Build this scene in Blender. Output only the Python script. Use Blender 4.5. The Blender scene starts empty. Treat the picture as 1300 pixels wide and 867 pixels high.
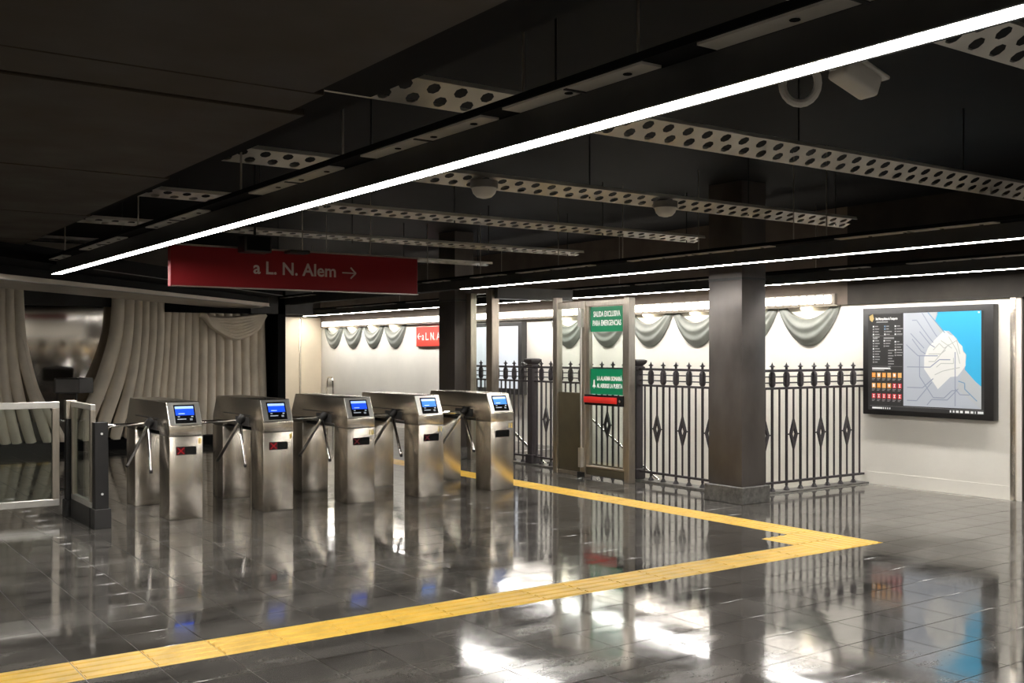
import bpy, bmesh, math, random
from mathutils import Vector, Matrix
random.seed(7)
PI = math.pi
SC = bpy.context.scene
COL = SC.collection

# ------------------------------------------------------------------ camera
cam_d = bpy.data.cameras.new('camera')
cam = bpy.data.objects.new('camera', cam_d); COL.objects.link(cam)
YAW = math.radians(35.3)
cam.location = (0, 0, 1.55)
cam.rotation_euler = (PI/2, 0, -YAW)
cam_d.sensor_width = 36.0
cam_d.lens = 36.0*1330/1300
cam_d.shift_y = (447-433.5)/1300
cam_d.clip_start = 0.05
SC.camera = cam

# ------------------------------------------------------------------ world and exposure
w = bpy.data.worlds.new('world'); SC.world = w; w.use_nodes = True
bg = w.node_tree.nodes['Background']
bg.inputs[0].default_value = (0.9, 0.85, 0.78, 1); bg.inputs[1].default_value = 0.02
SC.view_settings.view_transform = 'Standard'
SC.view_settings.look = 'None'
SC.view_settings.gamma = 1.0
SC.view_settings.use_curve_mapping = False
SC.view_settings.exposure = 0.22
LED_POWER = 52.0        # linear lights
BAR_POWER = 7.5        # bead bars over the drapes
LAMP_POWER = 7.0

# ------------------------------------------------------------------ materials
def mat(name, col, rough=0.5, metal=0.0, var=0.0, vscale=6.0, bump=0.0, bscale=40.0, emit=None, estr=0.0,
        stretch=(1, 1, 1), rvar=0.0, spec=None, coat=0.0):
    m = bpy.data.materials.new(name); m.use_nodes = True
    nt = m.node_tree; N = nt.nodes; L = nt.links
    b = N['Principled BSDF']
    b.inputs['Base Color'].default_value = (*col, 1)
    b.inputs['Roughness'].default_value = rough
    b.inputs['Metallic'].default_value = metal
    if spec is not None: b.inputs['Specular IOR Level'].default_value = spec
    if coat: b.inputs['Coat Weight'].default_value = coat
    if emit:
        b.inputs['Emission Color'].default_value = (*emit, 1)
        b.inputs['Emission Strength'].default_value = estr
    if var or bump or rvar:
        g = N.new('ShaderNodeNewGeometry')
        mp = N.new('ShaderNodeMapping'); mp.inputs['Scale'].default_value = stretch
        L.new(g.outputs['Position'], mp.inputs['Vector'])
        n = N.new('ShaderNodeTexNoise'); n.inputs['Scale'].default_value = vscale
        n.inputs['Detail'].default_value = 5
        L.new(mp.outputs[0], n.inputs['Vector'])
        if var:
            r = N.new('ShaderNodeValToRGB')
            r.color_ramp.elements[0].position = 0.3; r.color_ramp.elements[1].position = 0.7
            r.color_ramp.elements[0].color = (*[max(0, c*(1-var)) for c in col], 1)
            r.color_ramp.elements[1].color = (*[min(1, c*(1+var)) for c in col], 1)
            L.new(n.outputs['Fac'], r.inputs['Fac']); L.new(r.outputs['Color'], b.inputs['Base Color'])
        if rvar:
            mr = N.new('ShaderNodeMapRange')
            mr.inputs['From Min'].default_value = 0.3; mr.inputs['From Max'].default_value = 0.7
            mr.inputs['To Min'].default_value = max(0, rough-rvar); mr.inputs['To Max'].default_value = rough+rvar
            L.new(n.outputs['Fac'], mr.inputs['Value']); L.new(mr.outputs[0], b.inputs['Roughness'])
        if bump:
            n2 = N.new('ShaderNodeTexNoise'); n2.inputs['Scale'].default_value = bscale
            n2.inputs['Detail'].default_value = 3
            L.new(mp.outputs[0], n2.inputs['Vector'])
            bp = N.new('ShaderNodeBump'); bp.inputs['Strength'].default_value = bump
            bp.inputs['Distance'].default_value = 0.02
            L.new(n2.outputs['Fac'], bp.inputs['Height']); L.new(bp.outputs[0], b.inputs['Normal'])
    return m

def glass_mat(name, tint=(0.93, 0.96, 0.94), refl=0.9):
    m = bpy.data.materials.new(name); m.use_nodes = True
    nt = m.node_tree; N = nt.nodes; L = nt.links
    N.remove(N['Principled BSDF'])
    out = N['Material Output']
    t = N.new('ShaderNodeBsdfTransparent'); t.inputs[0].default_value = (*tint, 1)
    g = N.new('ShaderNodeBsdfGlossy'); g.inputs['Roughness'].default_value = 0.02
    lw = N.new('ShaderNodeLayerWeight'); lw.inputs['Blend'].default_value = 0.5
    pw = N.new('ShaderNodeMath'); pw.operation = 'POWER'; pw.inputs[1].default_value = 4.0
    L.new(lw.outputs['Facing'], pw.inputs[0])
    f = N.new('ShaderNodeMath'); f.operation = 'MULTIPLY_ADD'; f.inputs[1].default_value = 0.6; f.inputs[2].default_value = 0.035
    L.new(pw.outputs[0], f.inputs[0])
    mx = N.new('ShaderNodeMixShader')
    L.new(f.outputs[0], mx.inputs[0]); L.new(t.outputs[0], mx.inputs[1]); L.new(g.outputs[0], mx.inputs[2])
    L.new(mx.outputs[0], out.inputs['Surface'])
    return m

M = {}
M['wall'] = mat('wall_paint', (0.86, 0.825, 0.75), 0.6, var=0.05, vscale=1.3, bump=0.05, bscale=12)
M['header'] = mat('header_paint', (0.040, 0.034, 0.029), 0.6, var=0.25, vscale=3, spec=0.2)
M['header_glow'] = mat('header_glow_paint', (0.17, 0.135, 0.11), 0.6, var=0.15, vscale=3, spec=0.2)  # lighter brown than the header: the bead bar's glow put into the colour
M['black'] = mat('black_paint', (0.005, 0.005, 0.0055), 0.7, var=0.2, vscale=3, spec=0.08)
M['blackmetal'] = mat('black_powder_coat', (0.016, 0.015, 0.015), 0.42, var=0.2, vscale=8)
M['fascia'] = mat('dark_fascia', (0.032, 0.032, 0.032), 0.45, var=0.2, vscale=6)
M['ceilpanel'] = mat('ceiling_panel', (0.042, 0.033, 0.025), 0.5, metal=0.0, spec=0.12, var=0.15, vscale=2, rvar=0.08)
M['steel'] = mat('brushed_steel', (0.74, 0.68, 0.59), 0.27, metal=1.0, var=0.03, vscale=1.5, stretch=(1, 1, 3))
M['steelplate'] = mat('satin_steel', (0.70, 0.68, 0.64), 0.36, metal=0.85, var=0.05, vscale=20)
M['frame'] = mat('frame_steel', (0.50, 0.45, 0.385), 0.33, metal=0.95, var=0.1, vscale=9, stretch=(6, 6, 1))
M['chrome'] = mat('chrome', (0.82, 0.80, 0.77), 0.10, metal=1.0, var=0.03)
M['iron'] = mat('painted_iron', (0.040, 0.034, 0.038), 0.42, var=0.15, vscale=20)
M['column'] = mat('column_metal', (0.105, 0.092, 0.085), 0.42, metal=0.45, var=0.28, vscale=3.5, rvar=0.10, stretch=(1, 1, .5))
M['granite'] = mat('plinth_granite', (0.12, 0.115, 0.105), 0.35, var=0.4, vscale=22)
M['tray'] = mat('galvanised_tray', (0.62, 0.59, 0.53), 0.45, metal=0.35, var=0.15, vscale=4)
M['conduit'] = mat('offwhite_plastic', (0.66, 0.63, 0.58), 0.4, var=0.04)
M['curtain'] = mat('plaster_curtain', (0.80, 0.71, 0.58), 0.55, var=0.12, vscale=3)
M['swag'] = mat('plaster_swag', (0.22, 0.228, 0.205), 0.55, var=0.12, vscale=5)
M['backing'] = mat('booth_backing', (0.20, 0.175, 0.145), 0.5, var=0.1)
M['beige'] = mat('beige_panel', (0.72, 0.62, 0.47), 0.5, var=0.06, vscale=1.5)
M['soffit'] = mat('soffit_metal', (0.30, 0.27, 0.23), 0.3, metal=0.7, var=0.15, vscale=2)
M['mirror'] = mat('polished_panel', (0.70, 0.66, 0.61), 0.10, metal=1.0, var=0.06, vscale=1.5)
M['dgrey'] = mat('dark_grey_plastic', (0.045, 0.043, 0.042), 0.4, var=0.1)
M['mgrey'] = mat('mid_grey_plastic', (0.16, 0.15, 0.14), 0.45, var=0.1)
M['yellow'] = mat('tactile_yellow', (0.80, 0.50, 0.075), 0.45, var=0.13, vscale=5, bump=0.02)
M['grout'] = mat('grout', (0.30, 0.285, 0.26), 0.6, var=0.2)
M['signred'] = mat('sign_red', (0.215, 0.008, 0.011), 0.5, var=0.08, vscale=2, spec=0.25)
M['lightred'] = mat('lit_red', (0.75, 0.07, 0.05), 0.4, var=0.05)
M['signtext'] = mat('sign_lettering', (0.50, 0.42, 0.38), 0.5, var=0.03)
M['white'] = mat('white_print', (0.88, 0.88, 0.86), 0.5, var=0.02)
M['green'] = mat('sign_green', (0.0, 0.20, 0.085), 0.4, var=0.05)
M['redbar'] = mat('push_bar_red', (0.66, 0.025, 0.02), 0.4, var=0.05)
M['blackgloss'] = mat('black_gloss', (0.010, 0.010, 0.011), 0.12, var=0.1)
M['tan'] = mat('tan_panel', (0.10, 0.085, 0.055), 0.4, metal=0.4, var=0.1)
M['numyellow'] = mat('number_yellow', (0.80, 0.52, 0.04), 0.5, var=0.03)
M['glass'] = glass_mat('clear_glass')
M['glassg'] = glass_mat('gate_glass', (0.86, 0.90, 0.87))
M['led'] = mat('led_diffuser', (0.9, 0.9, 0.9), 0.5, emit=(1.0, 0.965, 0.91), estr=LED_POWER)
M['bead'] = mat('led_bead', (0.9, 0.9, 0.9), 0.5, emit=(1.0, 0.91, 0.79), estr=BAR_POWER)
M['warm'] = mat('warm_lamp', (0.9, 0.9, 0.9), 0.5, emit=(1.0, 0.86, 0.60), estr=LAMP_POWER)
def em(name, c, s): return mat(name, tuple(x*.5 for x in c), 0.3, emit=c, estr=s)
M['scr_blue'] = em('screen_blue', (0.01, 0.075, 0.75), 1.0)
M['scr_blue2'] = em('screen_blue_bright', (0.04, 0.22, 0.85), 1.1)
M['scr_pale'] = em('screen_pale', (0.38, 0.55, 0.95), 1.0)
M['scr_pale2'] = em('screen_pale_bright', (0.5, 0.68, 1.0), 1.2)
M['scr_text'] = em('screen_text', (0.5, 0.55, 0.62), .6)
M['scr_text2'] = em('screen_text_dim', (0.25, 0.27, 0.30), .6)
M['redx'] = em('red_led_cross', (0.50, 0.012, 0.02), 0.5)
M['redglow'] = em('red_led_field', (0.035, 0.0, 0.002), 0.6)
M['redx2'] = em('red_led_cross_dim', (0.12, 0.006, 0.01), 0.6)
M['map_grey'] = em('map_land', (0.52, 0.55, 0.60), .42)
M['map_grey2'] = em('map_land_shore', (0.53, 0.55, 0.56), .42)
M['map_city'] = em('map_city', (0.78, 0.77, 0.73), .48)
M['map_water'] = em('map_water', (0.055, 0.44, 0.72), .52)
M['map_line'] = em('map_line', (0.34, 0.37, 0.46), .40)
M['map_line2'] = em('map_line_blue', (0.22, 0.36, 0.52), .40)
M['map_line3'] = em('map_line_pale', (0.55, 0.56, 0.52), .42)
M['map_dark'] = em('map_legend', (0.055, 0.053, 0.052), .25)
M['map_text'] = em('map_small_print', (0.34, 0.34, 0.33), .45)
M['map_white'] = em('map_white_print', (0.85, 0.85, 0.83), .5)
M['map_orange'] = em('map_icon_orange', (0.85, 0.33, 0.05), .5)
M['map_amber'] = em('map_icon_amber', (0.88, 0.47, 0.16), .5)
M['map_red'] = em('map_icon_red', (0.72, 0.05, 0.06), .5)
M['map_gold'] = em('map_emblem_gold', (0.55, 0.40, 0.16), .5)
M['board'] = em('lit_board', (0.82, 0.86, 0.92), .55)

def floor_mat():
    m = bpy.data.materials.new('polished_granite'); m.use_nodes = True
    nt = m.node_tree; N = nt.nodes; L = nt.links
    b = N['Principled BSDF']
    g = N.new('ShaderNodeNewGeometry')
    mp = N.new('ShaderNodeMapping'); mp.inputs['Scale'].default_value = (0.55, 1.25, 1)
    mp.inputs['Rotation'].default_value = (0, 0, -0.6)
    L.new(g.outputs['Position'], mp.inputs['Vector'])
    n1 = N.new('ShaderNodeTexNoise'); n1.inputs['Scale'].default_value = 2.2; n1.inputs['Detail'].default_value = 7
    n1.inputs['Roughness'].default_value = 0.62
    L.new(mp.outputs[0], n1.inputs['Vector'])
    n2 = N.new('ShaderNodeTexNoise'); n2.inputs['Scale'].default_value = 90; n2.inputs['Detail'].default_value = 3
    L.new(g.outputs['Position'], n2.inputs['Vector'])
    oi = N.new('ShaderNodeObjectInfo')
    a1 = N.new('ShaderNodeMath'); a1.operation = 'MULTIPLY_ADD'; a1.inputs[1].default_value = 0.22
    L.new(n2.outputs['Fac'], a1.inputs[0]); L.new(n1.outputs['Fac'], a1.inputs[2])
    a2 = N.new('ShaderNodeMath'); a2.operation = 'MULTIPLY_ADD'; a2.inputs[1].default_value = 0.05
    L.new(oi.outputs['Random'], a2.inputs[0]); L.new(a1.outputs[0], a2.inputs[2])
    r = N.new('ShaderNodeValToRGB'); e = r.color_ramp.elements
    e[0].position = 0.42; e[0].color = (0.034, 0.031, 0.028, 1)
    e[1].position = 0.82; e[1].color = (0.150, 0.140, 0.127, 1)
    L.new(a2.outputs[0], r.inputs['Fac']); L.new(r.outputs['Color'], b.inputs['Base Color'])
    mr = N.new('ShaderNodeMapRange')
    mr.inputs['From Min'].default_value = 0.35; mr.inputs['From Max'].default_value = 0.75
    mr.inputs['To Min'].default_value = 0.045; mr.inputs['To Max'].default_value = 0.15
    L.new(n1.outputs['Fac'], mr.inputs['Value']); L.new(mr.outputs[0], b.inputs['Roughness'])
    b.inputs['Specular IOR Level'].default_value = 0.7
    n3 = N.new('ShaderNodeTexNoise'); n3.inputs['Scale'].default_value = 3.4; n3.inputs['Detail'].default_value = 1
    L.new(g.outputs['Position'], n3.inputs['Vector'])
    bp = N.new('ShaderNodeBump'); bp.inputs['Strength'].default_value = 0.05; bp.inputs['Distance'].default_value = 0.02
    L.new(n3.outputs['Fac'], bp.inputs['Height']); L.new(bp.outputs[0], b.inputs['Normal'])
    return m
M['floor'] = floor_mat()

# ------------------------------------------------------------------ mesh helpers
def box(bm, x0, x1, y0, y1, z0, z1):
    v = [bm.verts.new((x, y, z)) for z in (z0, z1) for y in (y0, y1) for x in (x0, x1)]
    for f in ((0, 2, 3, 1), (4, 5, 7, 6), (0, 1, 5, 4), (2, 6, 7, 3), (0, 4, 6, 2), (1, 3, 7, 5)):
        bm.faces.new([v[i] for i in f])
    return bm
def prism(bm, pts, axis, a, b):
    # polygon given in the two other axes (in xyz order), pushed from a to b along axis
    def mk(p, t):
        q = list(p); q.insert(axis, t); return q
    A = [bm.verts.new(mk(p, a)) for p in pts]; B = [bm.verts.new(mk(p, b)) for p in pts]
    n = len(pts)
    bm.faces.new(A[::-1]); bm.faces.new(B)
    for i in range(n): bm.faces.new((A[i], A[(i+1) % n], B[(i+1) % n], B[i]))
    bmesh.ops.recalc_face_normals(bm, faces=bm.faces[:])
    return bm
def bar(bm, p, q, r, n=8, r2=None):
    p = Vector(p); q = Vector(q); d = (q-p).normalized()
    u = d.orthogonal().normalized(); v = d.cross(u)
    r2 = r if r2 is None else r2
    A = []; B = []
    for i in range(n):
        a = 2*PI*i/n; o = u*math.cos(a)+v*math.sin(a)
        A.append(bm.verts.new(p+o*r)); B.append(bm.verts.new(q+o*r2))
    bm.faces.new(A[::-1]); bm.faces.new(B)
    for i in range(n): bm.faces.new((A[i], A[(i+1) % n], B[(i+1) % n], B[i]))
    return bm
def lathe(bm, prof, c, n=10):
    # prof: (r, z); closed at both ends
    rings = []
    for r, z in prof:
        rings.append([bm.verts.new((c[0]+r*math.cos(2*PI*i/n+PI/4), c[1]+r*math.sin(2*PI*i/n+PI/4), c[2]+z)) for i in range(n)])
    for a, b in zip(rings, rings[1:]):
        for i in range(n): bm.faces.new((a[i], a[(i+1) % n], b[(i+1) % n], b[i]))
    bm.faces.new(rings[0][::-1]); bm.faces.new(rings[-1])
    return bm
def sweep(bm, path, rw, rd, n=10, nrm=(0, -1, 0)):
    # elliptical tube: rw half width in the path's plane, rd half depth along nrm
    nrm = Vector(nrm); P = [Vector(p) for p in path]; rings = []
    for i, p in enumerate(P):
        t = (P[min(i+1, len(P)-1)]-P[max(i-1, 0)]).normalized()
        s = t.cross(nrm).normalized()
        w_ = rw[i] if hasattr(rw, '__len__') else rw
        rings.append([bm.verts.new(p+s*w_*math.cos(2*PI*k/n)+nrm*rd*math.sin(2*PI*k/n)) for k in range(n)])
    for a, b in zip(rings, rings[1:]):
        for k in range(n): bm.faces.new((a[k], a[(k+1) % n], b[(k+1) % n], b[k]))
    bm.faces.new(rings[0][::-1]); bm.faces.new(rings[-1])
    bmesh.ops.recalc_face_normals(bm, faces=bm.faces[:])
    return bm
def spline(pts, n=20):
    P = [Vector(p) for p in pts]; out = []
    P = [P[0]*2-P[1]]+P+[P[-1]*2-P[-2]]
    segs = len(P)-3
    for k in range(n+1):
        u = k/n*segs; i = min(int(u), segs-1); t = u-i
        a, b, c, d = P[i:i+4]
        out.append(0.5*((2*b)+(c-a)*t+(2*a-5*b+4*c-d)*t*t+(3*b-a-3*c+d)*t**3))
    return out
def bev(bm, off, seg=2):
    bmesh.ops.bevel(bm, geom=bm.edges[:], offset=off, segments=seg, affect='EDGES', profile=0.5)
    return bm
def NB(): return bmesh.new()
def to_mesh(name, bm, m, smooth=False):
    me = bpy.data.meshes.new(name)
    bmesh.ops.recalc_face_normals(bm, faces=bm.faces[:])
    bm.to_mesh(me); bm.free()
    if m is not None: me.materials.append(M[m])
    if smooth:
        for p in me.polygons: p.use_smooth = True
        me.set_sharp_from_angle(angle=math.radians(40))
    return me
def obj(name, bm, m, parent=None, smooth=False):
    me = bm if isinstance(bm, bpy.types.Mesh) else to_mesh(name, bm, m, smooth)
    o = bpy.data.objects.new(name, me); COL.objects.link(o)
    if parent is not None:
        o.parent = parent
        if not parent.get('_local'):
            o.matrix_parent_inverse = parent_inv(parent)
    return o
def parent_inv(p):
    mt = Matrix.Translation(p.location)
    q = p.parent
    if q is not None: mt = (parent_inv(q).inverted() @ Matrix.Identity(4)) if p.type == 'EMPTY' else Matrix.Identity(4)
    return mt.inverted() if q is None else Matrix.Identity(4)
def tag(o, label, cat, group=None):
    o['label'] = label; o['category'] = cat
    if group: o['group'] = group
    return o
def thing(name, loc, label, cat, group=None):
    o = bpy.data.objects.new(name, None); COL.objects.link(o); o.location = loc
    o.empty_display_size = 0.1
    return tag(o, label, cat, group)
def struct(name, bm, m, smooth=False, label=None):
    o = obj(name, bm, m, None, smooth); o['kind'] = 'structure'
    if label: o['label'] = label
    return o
def text(name, s, size, m, parent, loc, rot, align='LEFT', sx=1.0, bold=0.0):
    cu = bpy.data.curves.new(name, 'FONT'); cu.body = s; cu.size = size; cu.extrude = 0.0008
    cu.align_x = align; cu.resolution_u = 3; cu.offset = bold
    t = bpy.data.objects.new(name, cu); COL.objects.link(t)
    bpy.context.view_layer.update()
    me = bpy.data.meshes.new_from_object(t.evaluated_get(bpy.context.evaluated_depsgraph_get()))
    bpy.data.objects.remove(t)
    me.materials.clear(); me.materials.append(M[m])
    mt = Matrix.Translation(loc) @ rot.to_4x4() @ Matrix.Diagonal((sx, 1, 1, 1))
    me.transform(mt); me.name = name
    return obj(name, me, m, parent)
FACE_NY = Matrix.Rotation(PI/2, 3, 'X')                                # reads from -Y
FACE_NX = Matrix.Rotation(-PI/2, 3, 'Z') @ Matrix.Rotation(PI/2, 3, 'X')   # reads from -X

# ================================================================== SETTING
XW = 10.6                  # face of the right-hand wall
ST_X0, ST_Y0, ST_Y1 = 8.72, 7.84, 13.3    # stairwell opening
PX = 0.3433; GX0 = 1.22 - 0.3433*24; GY0 = 5.215 - 0.3433*28
fl = NB()
box(fl, -6.5, ST_X0, -5, 23.2, -0.25, -0.003)
box(fl, ST_X0, 11.6, -5, ST_Y0, -0.25, -0.003)
box(fl, ST_X0, XW, ST_Y1, 23.2, -0.25, -0.003)
FLOOR = struct('floor', fl, 'grout', label='polished dark granite tile floor with pale joints')

def seen(x, y):
    c, s = math.cos(YAW), math.sin(YAW)
    d = x*s+y*c
    if d < 0.5: return None
    px = 650+1330*(x*c-y*s)/d; py = 447+1330*1.55/d
    return px, py, d
cells = []
i = 0
for i in range(0, 56):
    for j in range(0, 81):
        x0 = GX0+i*PX; y0 = GY0+j*PX
        xc, yc = x0+PX/2, y0+PX/2
        if xc > XW-0.1 and yc > 5.9: continue
        if xc > 11.5: continue
        if xc > ST_X0-0.05 and ST_Y0-0.2 < yc < ST_Y1: continue
        t1 = 5.215-.01 < yc < 5.558 and xc < 7.40
        t2 = 7.056 < xc < 7.40 and 5.2 < yc < 14.5
        t3 = 6.71 < xc < 7.056 and 5.558 < yc < 5.901
        t = 1 if (t1 or t2 or t3) else 0
        q = seen(xc, yc)
        big = 0
        if q and -25 < q[0] < 1325 and q[1] < 885:
            big = 1/q[2]**3
        cells.append((big, x0, y0, t, (t1 and xc < 6.71)))
gap = 0.0022
def tile_bm():
    bm = NB(); a, b = gap, PX-gap; e = 0.0008
    lo = [bm.verts.new(p) for p in ((a, a, -.0028), (b, a, -.0028), (b, b, -.0028), (a, b, -.0028))]
    mi = [bm.verts.new(p) for p in ((a, a, -e), (b, a, -e), (b, b, -e), (a, b, -e))]
    hi = [bm.verts.new(p) for p in ((a+e, a+e, 0), (b-e, a+e, 0), (b-e, b-e, 0), (a+e, b-e, 0))]
    for A, B in ((lo, mi), (mi, hi)):
        for k in range(4): bm.faces.new((A[k], A[(k+1) % 4], B[(k+1) % 4], B[k]))
    bm.faces.new(hi)
    return bm
TILE = to_mesh('floor_tile', tile_bm(), 'floor')
plain = sorted([c for c in cells if not c[3]], reverse=True)
for c in plain[:300]:
    o = obj('floor_tile', TILE, None, FLOOR); o.location = (c[1], c[2], 0)
vs, fs = [], []
tv = [tuple(v.co) for v in TILE.vertices]; tf = [tuple(p.vertices) for p in TILE.polygons]
for c in plain[300:]:
    n0 = len(vs)
    vs += [(v[0]+c[1], v[1]+c[2], v[2]) for v in tv]; fs += [tuple(k+n0 for k in f) for f in tf]
me = bpy.data.meshes.new('far_floor_tiles'); me.from_pydata(vs, [], fs); me.materials.append(M['floor'])
o = obj('far_floor_tiles', me, None, FLOOR); o['kind'] = 'stuff'
# tactile paving
def tact_bm(alongx):
    bm = NB(); a, b = gap, PX-gap
    box(bm, a, b, a, b, -.0020, 0.0)
    n = 4
    for k in range(n):
        c0 = a+(b-a)*(k+.5)/n; h = 0.024
        pts = [(c0-h, 0), (c0-h*.7, .005), (c0+h*.7, .005), (c0+h, 0)]
        if alongx: prism(bm, pts, 0, a+.006, b-.006)
        else: prism(bm, pts, 1, a+.006, b-.006)
    return bm
TX = to_mesh('tactile_tile', tact_bm(True), 'yellow'); TY = to_mesh('tactile_tile', tact_bm(False), 'yellow')
strip = NB(); box(strip, 7.056, 7.40, 5.558, 14.5, -.0029, -.0022); box(strip, -2, 7.4, 5.215, 5.558, -.0029, -.0022)
TRIM = struct('trim_1', strip, 'grout', label='yellow ribbed tactile guide strip turning a corner across the dark floor')
for c in cells:
    if c[3]:
        ax = c[4]
        o = obj('tactile_tile', TX if ax else TY, None, TRIM); o.location = (c[1], c[2], 0)

# right wall, its baseboard and the dark header above
b = NB(); box(b, XW, XW+.2, 5.93, 23.2, -3.2, 2.12); struct('wall_right', b, 'wall', label='cream painted wall behind the iron railing')
b = NB(); box(b, XW-.008, XW, 5.93, 7.7, 0.0, .145); struct('baseboard_right', b, 'wall')
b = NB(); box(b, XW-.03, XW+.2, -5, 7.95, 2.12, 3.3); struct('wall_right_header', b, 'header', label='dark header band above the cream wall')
b = NB(); box(b, XW-.03, XW+.2, 7.95, 23.2, 2.12, 3.3); struct('wall_right_header_glow', b, 'header_glow', label='header band above the plaster drapes, light bar glow painted into its brown')
b = NB(); box(b, XW-.025, XW+.02, 5.87, 5.93, 0, 2.12); bev(b, .006, 2); struct('trim_2', b, 'steel', True, 'steel corner strip at the end of the cream wall')
b = NB(); box(b, XW-.005, XW+.2, 5.825, 5.87, 0, 2.12); struct('trim_3', b, 'wall')
b = NB(); box(b, XW+.02, XW+.2, -5, 5.824, 0, 2.12); struct('wall_right_end', b, 'header')
# other walls
b = NB(); box(b, 9.2, XW, 22.75, 22.95, 0, 2.36); WF = struct('wall_far', b, 'beige', label='beige panelled end wall with thin steel strips')
for (x0, x1) in ((9.21, 9.47), (9.51, 10.03), (10.07, 10.59)):
    b = NB(); box(b, x0, x1, 22.725, 22.75, 0.02, 2.34); bev(b, .004, 1); obj('wall_panel', b, 'beige', WF)
for x in (9.49, 10.05):
    b = NB(); box(b, x-.022, x+.022, 22.70, 22.75, 0.02, 2.34); bev(b, .008, 2); obj('steel_strip', b, 'steel', WF, True)
b = NB(); box(b, 7.3, XW+.2, 22.75, 22.95, 2.36, 3.3); struct('wall_far_header', b, 'header')
b = NB(); box(b, 7.3, 9.2, 22.75, 22.95, 0, 2.36); struct('wall_far_dark', b, 'backing')
b = NB(); box(b, -6.5, 7.25, 17.86, 18.0, 0, 3.3); WC = struct('wall_booth', b, 'backing', label='dark wall behind the moulded plaster curtains')
b = NB(); box(b, -6.5, 7.23, 17.32, 17.85, 0, .15); struct('baseboard_booth', b, 'black')
b = NB(); box(b, 7.24, 7.38, 17.3, 22.75, 0, 3.3); struct('wall_booth_end', b, 'black')
b = NB(); box(b, -6.7, -6.5, -5, 17.65, 0, 3.3); struct('wall_left', b, 'wall')
b = NB(); box(b, -6.7, 11.6, -5.2, -5, 0, 3.3); struct('wall_back', b, 'wall')
# stairwell shell and steps
b = NB(); box(b, ST_X0-.15, ST_X0, ST_Y0-.2, ST_Y1, -3.2, -.0125); struct('wall_stairwell', b, 'wall')
b = NB(); box(b, ST_X0, XW, ST_Y0-.2, ST_Y0, -3.2, -.0125); struct('wall_stairwell_end', b, 'wall')
stair = thing('staircase', (9.6, ST_Y1, -3.2), 'stone staircase going down behind the iron railing', 'stairs')
for k in range(16):
    b = NB(); y1 = ST_Y1-.3*k; z = -.16*(k+1)
    box(b, ST_X0+.001, XW-.002, y1-.32, y1, z-.14, z); obj('step', b, 'granite', stair)
b = NB(); box(b, 8.50, 8.72, 7.66, 13.6, 0, .018); box(b, 8.72, XW-.01, 7.66, 7.84, 0, .018)
struct('trim_4', b, 'granite', label='low stone kerb under the iron railing')

# ------------------------------------------------------------------ ceiling
b = NB(); box(b, -6.7, 11.6, -5.2, 23.2, 3.3, 3.5)
CEIL = struct('ceiling', b, 'black', label='black painted ceiling above the hanging trays')
for (y0, y1, xe, z) in ((-1.0, 3.93, 1.80, 2.60), (3.96, 4.30, 1.86, 2.605), (4.33, 6.36, 1.94, 2.60), (6.39, 8.46, 1.98, 2.60),
                        (8.49, 10.56, 2.02, 2.60), (10.59, 12.9, 2.02, 2.60), (12.93, 15.0, 2.02, 2.6)):
    b = NB(); box(b, -6.4, xe, y0, y1, z, z+.03); bev(b, .004, 1)
    o = obj('ceiling_panel', b, 'ceilpanel', CEIL)
b = NB(); box(b, 1.95, 2.25, -1, 12.6, 2.72, 3.0); struct('trim_5', b, 'black', label='black duct running beside the dark ceiling panels')
# stepped booth soffit
b = NB(); prism(b, [(1.0, 10.96), (6.75, 16.5), (6.75, 17.8), (6.4, 17.5), (1.0, 12.3)], 2, 2.30, 2.36)
SOF = struct('ceiling_booth_soffit', b, 'soffit', label='brownish metal soffit over the plaster curtains')
b = NB(); prism(b, [(1.0, 10.14), (6.75, 15.95), (6.75, 17.8), (6.4, 17.5), (1.0, 12.3)], 2, 2.46, 2.62); struct('ceiling_booth_step', b, 'black')
b = NB(); prism(b, [(1.0, 11.0), (6.75, 16.55), (6.75, 17.8), (6.4, 17.5), (1.0, 12.3)], 2, 2.361, 2.459); struct('ceiling_booth_core', b, 'black')
b = NB(); bar(b, (1.92, 11.84, 2.305), (6.76, 16.49, 2.305), .007, 6); struct('trim_6', b, 'mgrey')
b = NB(); bar(b, (2.9, 12.05, 2.462), (6.76, 15.94, 2.462), .006, 6); struct('trim_7', b, 'mgrey')
b = NB(); box(b, 6.75, 7.9, 17.3, 17.5, 2.22, 2.62); struct('trim_8', b, 'fascia')
b = NB(); box(b, 8.28, 9.62, 12.04, 12.24, 2.30, 2.46); struct('trim_9', b, 'fascia', label='dark cross beam above the glass screen')

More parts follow.
